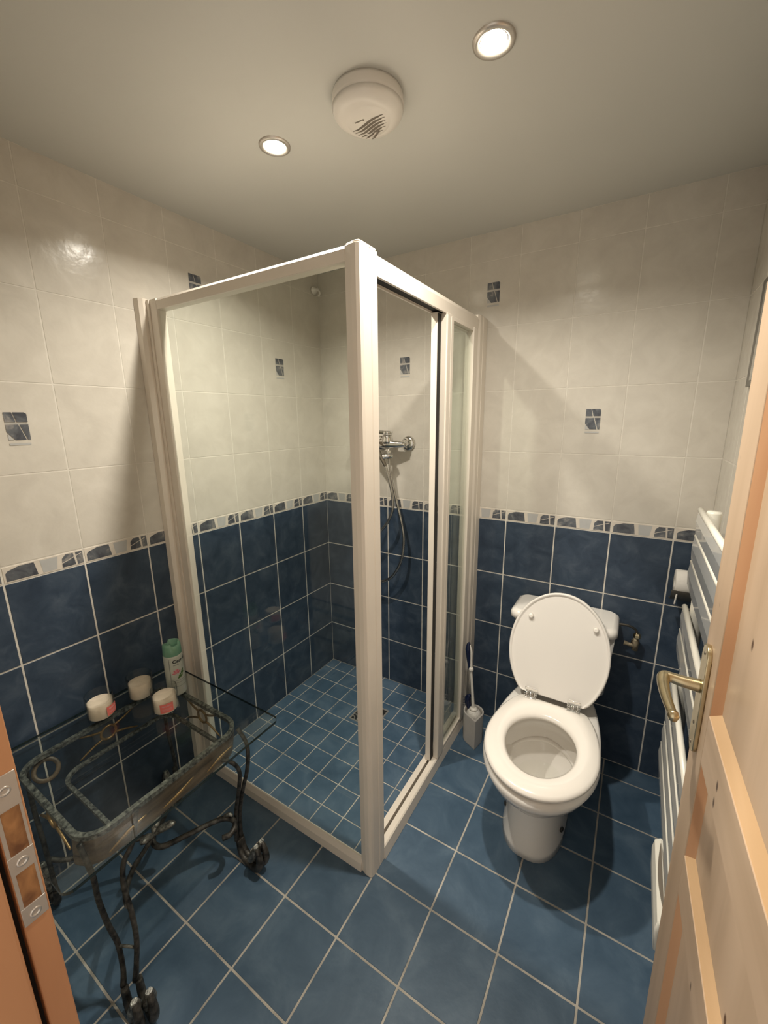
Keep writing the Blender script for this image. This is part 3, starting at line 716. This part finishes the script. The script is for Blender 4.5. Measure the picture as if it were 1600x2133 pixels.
# ================================================================ SIDE TABLE
st = thing('side_table', 'wrought iron side table with rounded frame and clear glass top', 'table', (.30, -1.27, 0))
GZ = .520
gpts = rrect(.014, .586, -1.5585, -.980, .022)
mb = MB(); gf = mb.prism(gpts, 'Z', GZ - .008, GZ, 'tableglass', 0)
ei = mb.mi('tableglass_edge')
for f in mb.b.faces:
    if len(f.verts) == 4: f.material_index = ei
mb.build('glass_top', None, st)
FX0, FX1, FY0, FY1 = .095, .500, -1.492, -1.050
def ringband(z0, z1, ins, t, R=.065):
    o1 = rrect(FX0 + ins, FX1 - ins, FY0 + ins, FY1 - ins, R, 8); i1 = rrect(FX0 + ins + t, FX1 - ins - t, FY0 + ins + t, FY1 - ins - t, R - t, 8)
    return [[(a, b_, z0) for a, b_ in o1], [(a, b_, z1) for a, b_ in o1], [(a, b_, z1) for a, b_ in i1], [(a, b_, z0) for a, b_ in i1]]
mb = MB(); rr_ = ringband(.499, .5115, 0, .0125); mb.loft(rr_ + [rr_[0]], None, cap0=False, cap1=False, smooth=False); mb.build('upper_ring', 'patina', st)
FY0 = -1.428; mb = MB(); rr_ = ringband(.414, .424, .022, .010, .055); FY0 = -1.492; mb.loft(rr_ + [rr_[0]], None, cap0=False, cap1=False, smooth=False); mb.build('lower_ring', 'patina', st)
# curved band closing the front (room side) of the apron
o1 = rrect(FX0, FX1, FY0, FY1, .065, 8)
path = [p for p in o1 if p[0] > FX1 - .062]
path = [p for p in sorted(path, key=lambda p: math.atan2(p[1] - (FY0 + FY1) / 2, p[0] - .2))]
mb = MB()
cs = []
for k, (a, b_) in enumerate(path):
    a_in = a - .006; cs.append([(a, b_, .499), (a - .018, b_, .416), (a_in - .018, b_, .416), (a_in, b_, .499)])
mb.loft(cs, None, cap0=True, cap1=True, smooth=False); mb.build('front_apron', 'patina_brown', st)
mb = MB()
for y, rr2 in ((-1.40, 1), (-1.27, -1), (-1.14, 1)):
    mb.tube([(.501, y - .045, .448), (.501, y, .458 + .004 * rr2), (.500, y + .045, .468)], [.002, .006, .002], None, n=8, flat=.6)
mb.build('gilt_leaf', 'gold', st)
def ornament(c, u, v, hu, hv, name='apron_ornament'):
    # ring with four gilded rods running to the two rings of the frame
    mb = MB(); c = Vector(c); u = Vector(u); v = Vector(v); r = .022
    ring = [c + u * r * math.cos(2 * math.pi * k / 16) + v * r * math.sin(2 * math.pi * k / 16) for k in range(16)]
    mb.tube(ring, .0038, None, n=8, closed=True, sub=2)
    for su in (-1, 1):
        for sv_ in (-1, 1):
            d = (u * su * .72 + v * sv_ * .55).normalized()
            mb.tube([c + d * r, c + u * su * hu * .55 + v * sv_ * hv * .55, c + u * su * hu + v * sv_ * hv], [.0032, .0036, .0026], None, n=8)
    mb.build(name, 'gold', st)
ornament((.103, -1.258, .461), (0, 1, 0), (0, 0, 1), .086, .040)
ornament((.300, -1.058, .461), (1, 0, 0), (0, 0, 1), .086, .040)
ornament((.300, -1.482, .461), (1, 0, 0), (0, 0, 1), .086, .040)
hn = Vector((.8, -.2, .6)).normalized(); ha = hn.cross(Vector((0, 1, 0))).normalized(); hb = hn.cross(ha); hc = Vector((.117, -1.428, .468))
def hr(r, d): return [hc + ha * r * math.cos(2 * math.pi * k / 36) + hb * r * math.sin(2 * math.pi * k / 36) + hn * d for k in range(36)]
mb = MB(); hl = [hr(.0325, -.002), hr(.0335, 0), hr(.0325, .002), hr(.0225, .002), hr(.0215, 0), hr(.0225, -.002)]
mb.loft(hl + [hl[0]], None, cap0=False, cap1=False)
mb.build('apron_hoop', 'patina_brown', st)
# legs
def leg(rods, foot, name='leg'):
    mb = MB()
    for r in rods: mb.tube(r, [.0062] * (len(r) - 1) + [.0075], None, n=10)
    lg = mb.build(name, 'iron', st)
    for (fx, fy, dx_, dy_) in foot:
        m2 = MB(); pts = [(-.055, .072), (-.048, .028), (-.024, .0105), (.010, .010), (.042, .026), (.060, .060), (.055, .098), (.044, .112)]
        m2.tube([(fx + a * dx_, fy + a * dy_, z) for a, z in pts], [.0085, .0100, .0098, .0095, .011, .012, .009, .006], None, n=12)
        m2.build('scroll_foot', 'iron', lg)
        m2 = MB(); m2.tube([(fx + a * dx_, fy + a * dy_, z) for a, z in [(.004, .030), (.018, .050), (.034, .082), (.046, .118)]], [.004, .012, .013, .006], None, n=10, flat=1.3)
        m2.build('leaf_pad', 'patina', lg)
    return lg
# front right: two rods
fr = [[(.488, -1.062, .498), (.512, -1.055, .455), (.520, -1.058, .41), (.510, -1.062, .345), (.492, -1.066, .286), (.470, -1.069, .20), (.461, -1.070, .14), (.457, -1.070, .071)],
      [(.455, -1.165, .425), (.480, -1.125, .430), (.500, -1.098, .405), (.503, -1.082, .36), (.488, -1.080, .29), (.468, -1.084, .20), (.460, -1.086, .14), (.457, -1.087, .071)]]
leg(fr, [(.515, -1.070, 1, 0), (.515, -1.088, 1, -.1)])
fl = [[(.470, -1.487, .498), (.486, -1.484, .45), (.489, -1.480, .402), (.484, -1.478, .33), (.487, -1.470, .24), (.487, -1.460, .17), (.500, -1.464, .10), (.512, -1.474, .071)],
      [(.497, -1.375, .498), (.500, -1.395, .425), (.496, -1.42, .385), (.500, -1.43, .33), (.515, -1.43, .26), (.530, -1.435, .19), (.534, -1.447, .12), (.526, -1.452, .071)]]
lf_ = leg(fl, [(.560, -1.480, .75, -.1), (.572, -1.452, .75, -.1)])
mb = MB(); mb.tube([(.487, -1.461, .165), (.534, -1.437, .165)], .0035, None, n=8, smooth_path=False); mb.build('tie_bar', 'patina', lf_)
for sy_, y in ((1, -1.075), (-1, -1.467)):
    leg([[(.112, y, .498), (.098, y, .43), (.095, y, .34), (.110, y, .25), (.118, y, .15), (.115, y, .071)]], [(.072, y, -.8, 0)])
# S-curved stretcher bars with leaf tips
mb = MB()
mb.tube([(.300, -1.262, .178), (.318, -1.274, .168), (.349, -1.262, .165), (.384, -1.20, .168), (.435, -1.118, .175), (.478, -1.100, .172), (.494, -1.128, .165), (.480, -1.150, .160)], [.006, .0085, .0085, .008, .008, .0085, .0085, .009], None, n=10)
mb.tube([(.300, -1.262, .178), (.330, -1.300, .19), (.380, -1.360, .215), (.430, -1.405, .225), (.492, -1.428, .255)], [.006, .007, .007, .007, .006], None, n=10)
mb.tube([(.300, -1.262, .178), (.26, -1.29, .165), (.20, -1.36, .165), (.15, -1.43, .17), (.112, -1.462, .18)], .007, None, n=10)
mb.tube([(.300, -1.262, .178), (.27, -1.22, .165), (.21, -1.15, .165), (.15, -1.10, .17), (.114, -1.08, .18)], .007, None, n=10)
mb.build('stretcher', 'iron', st)
for a, b_, z1 in (((.302, -1.262, .180), (.345, -1.215, .205), 0), ((.302, -1.262, .180), (.322, -1.310, .205), 0), ((.302, -1.262, .18), (.262, -1.225, .20), 0)):
    A, B_ = Vector(a), Vector(b_)
    mb = MB(); mb.tube([A, A.lerp(B_, .4) + Vector((0, 0, .006)), A.lerp(B_, .8) + Vector((0, 0, .004)), B_], [.004, .010, .009, .002], None, n=8, flat=1.4); mb.build('stretcher_leaf', 'patina', st)
mb = MB(); mb.tube([(.440, -1.112, .184), (.455, -1.102, .190), (.466, -1.098, .186)], [.003, .007, .004], None, n=8)
mb.build('stretcher_leaf', 'patina', st)

# ---------------------------------------------------------------- candles and spray can on the glass
def candle(x, y, lab, rot, label):
    t = thing('jar_candle', label, 'candle', (x, y, GZ), 'jar candles on the glass table')
    R, H = .0380, .086
    mb = MB(); mb.lathe([(.030, 0), (.0345, .001), (R, .006), (R + .0006, H * .6), (R, H - .001), (R - .0009, H), (R - .0022, H - .001), (R - .0024, .012), (R - .006, .008), (.0, .008)], (x, y, GZ), None, 40); mb.build('glass_jar', 'jar', t)
    mb = MB(); r = R - .0030
    mb.lathe([(0, .009), (r - .003, .009), (r, .012), (r, .058), (r - .002, .0595), (.012, .0585), (0, .0580)], (x, y, GZ), None, 36); mb.build('wax', 'wax', t)
    if lab:
        mb = MB(); n = 12; a0, a1 = rot - .50, rot + .50; zz0, zz1 = GZ + .018, GZ + .048; q = R + .0011
        vs = [(x + q * math.cos(a0 + (a1 - a0) * k / n), y + q * math.sin(a0 + (a1 - a0) * k / n), z) for k in range(n + 1) for z in (zz0, zz1)]
        mb.faces(vs, [(2 * k, 2 * k + 2, 2 * k + 3, 2 * k + 1) for k in range(n)], 'red_label', True)
        q = R + .0014
        for zc, hh in ((.040, .0014), (.030, .0007), (.026, .0007)):
            a0b, a1b = rot - .34, rot + .36
            vs = [(x + q * math.cos(a0b + (a1b - a0b) * k / n), y + q * math.sin(a0b + (a1b - a0b) * k / n), GZ + zc + s * hh + .0015 * math.sin(k * 2.1)) for k in range(n + 1) for s in (-1, 1)]
            mb.faces(vs, [(2 * k, 2 * k + 2, 2 * k + 3, 2 * k + 1) for k in range(n)], 'pink_light', True)
        mb.build('paper_label', None, t)
    return t
candle(.098, -1.265, True, .52, 'leftmost jar candle, its red label turned to the right side')
candle(.107, -1.146, False, 0, 'rearmost jar candle with no label showing, beside the blue wall')
candle(.246, -1.143, True, -.42, 'front jar candle with its coral label facing the room')
cx, cy = .186, -1.067; CR = .0300
sc_ = thing('air_freshener_can', 'white aerosol can with mint green cap and pink flower print on the glass table', 'spray can', (cx, cy, GZ))
mb = MB(); mb.lathe([(.0265, 0), (.0295, .002), (CR, .006), (CR, .142), (.0290, .147), (.0270, .149)], (cx, cy, GZ), None, 40); body = mb.build('can_body', 'can', sc_)
mb = MB(); mb.lathe([(.0285, .146), (.0290, .150), (.0280, .178), (.0255, .188), (.0195, .190), (.0185, .180), (0, .178)], (cx, cy, GZ), None, 40)
for v in mb.b.verts:
    if v.co.z > GZ + .174:
        a = math.atan2(v.co.y - cy, v.co.x - cx) + math.radians(78)
        a = (a + math.pi) % (2 * math.pi) - math.pi
        if abs(abs(a) - 1.35) < .55: v.co.z -= .0085
mb.build('spray_cap', 'mint', sc_)
A0 = math.atan2(-.68, 1.27) + .30      # direction of the side that faces the room
def wrap(pts, q=.0006, base=A0):
    return [(cx + (CR + q) * math.cos(base + u / CR), cy + (CR + q) * math.sin(base + u / CR), GZ + v) for u, v in pts]
mb = MB()
for zc in (.058, .050, .036):
    n = 20; vs = wrap([(-.030 + .06 * k / n, zc + s * .0007 ) for k in range(n + 1) for s in (-1, 1)])
    mb.faces(vs, [(2 * k, 2 * k + 2, 2 * k + 3, 2 * k + 1) for k in range(n)], 'greyink')
for u in (-.0235, ): mb.faces(wrap([(u - .0010, .036), (u + .0010, .036), (u + .0010, .140), (u - .0010, .140)]), [(0, 1, 2, 3)], 'greyink')
mb.faces(wrap([(-.012 + .001 * k, .116 + s * .0012) for k in range(19) for s in (-1, 1)]), [(2 * k, 2 * k + 2, 2 * k + 3, 2 * k + 1) for k in range(18)], 'greyink')
def petal(u, v, lu, wv, ang, key, q=.0009):
    n = 6; pts = []
    for k in range(2 * n):
        a = 2 * math.pi * k / (2 * n); a_, b_ = lu * math.cos(a), wv * math.sin(a)
        pts.append((u + a_ * math.cos(ang) - b_ * math.sin(ang), v + a_ * math.sin(ang) + b_ * math.cos(ang)))
    mb.faces(wrap(pts, q), [tuple(range(2 * n))], key)
for k in range(7): petal(-.004 + .006 * math.cos(math.radians(30 + 25 * k)), .086 + .007 * math.sin(math.radians(30 + 25 * k)), .0085, .0022, math.radians(30 + 25 * k), 'pink_light' if k % 2 else 'pink')
petal(.000, .088, .003, .003, 0, 'pink', .0012)
petal(.010, .078, .012, .0040, math.radians(35), 'leaf'); petal(.006, .070, .010, .0034, math.radians(25), 'leaf', .0011); petal(.014, .088, .009, .0028, math.radians(55), 'leaf', .0011)
n = 18; mb.faces(wrap([(.016 + .0062 * math.cos(2 * math.pi * k / n), .022 + .0062 * math.sin(2 * math.pi * k / n)) for k in range(n)]), [tuple(range(n))], 'border_grey')
mb.build('printed_label', None, body)
# printed name, bent around the can
fc = bpy.data.curves.new('print', 'FONT'); fc.body = 'Carrefour'; fc.size = .0160; fc.extrude = 0; fc.offset = .0005; fc.space_character = 1.05
fo = bpy.data.objects.new('print_tmp', fc); C.collection.objects.link(fo)
bpy.context.view_layer.update()
dg = bpy.context.evaluated_depsgraph_get()
me = bpy.data.meshes.new_from_object(fo.evaluated_get(dg)); bpy.data.objects.remove(fo)
for v in me.vertices:
    p = wrap([(v.co.x - .013, .124 + v.co.y)], .0008)[0]; v.co = p
me.materials.clear(); me.materials.append(M['ink'])
po = bpy.data.objects.new('printed_name', me); C.collection.objects.link(po); po.parent = body
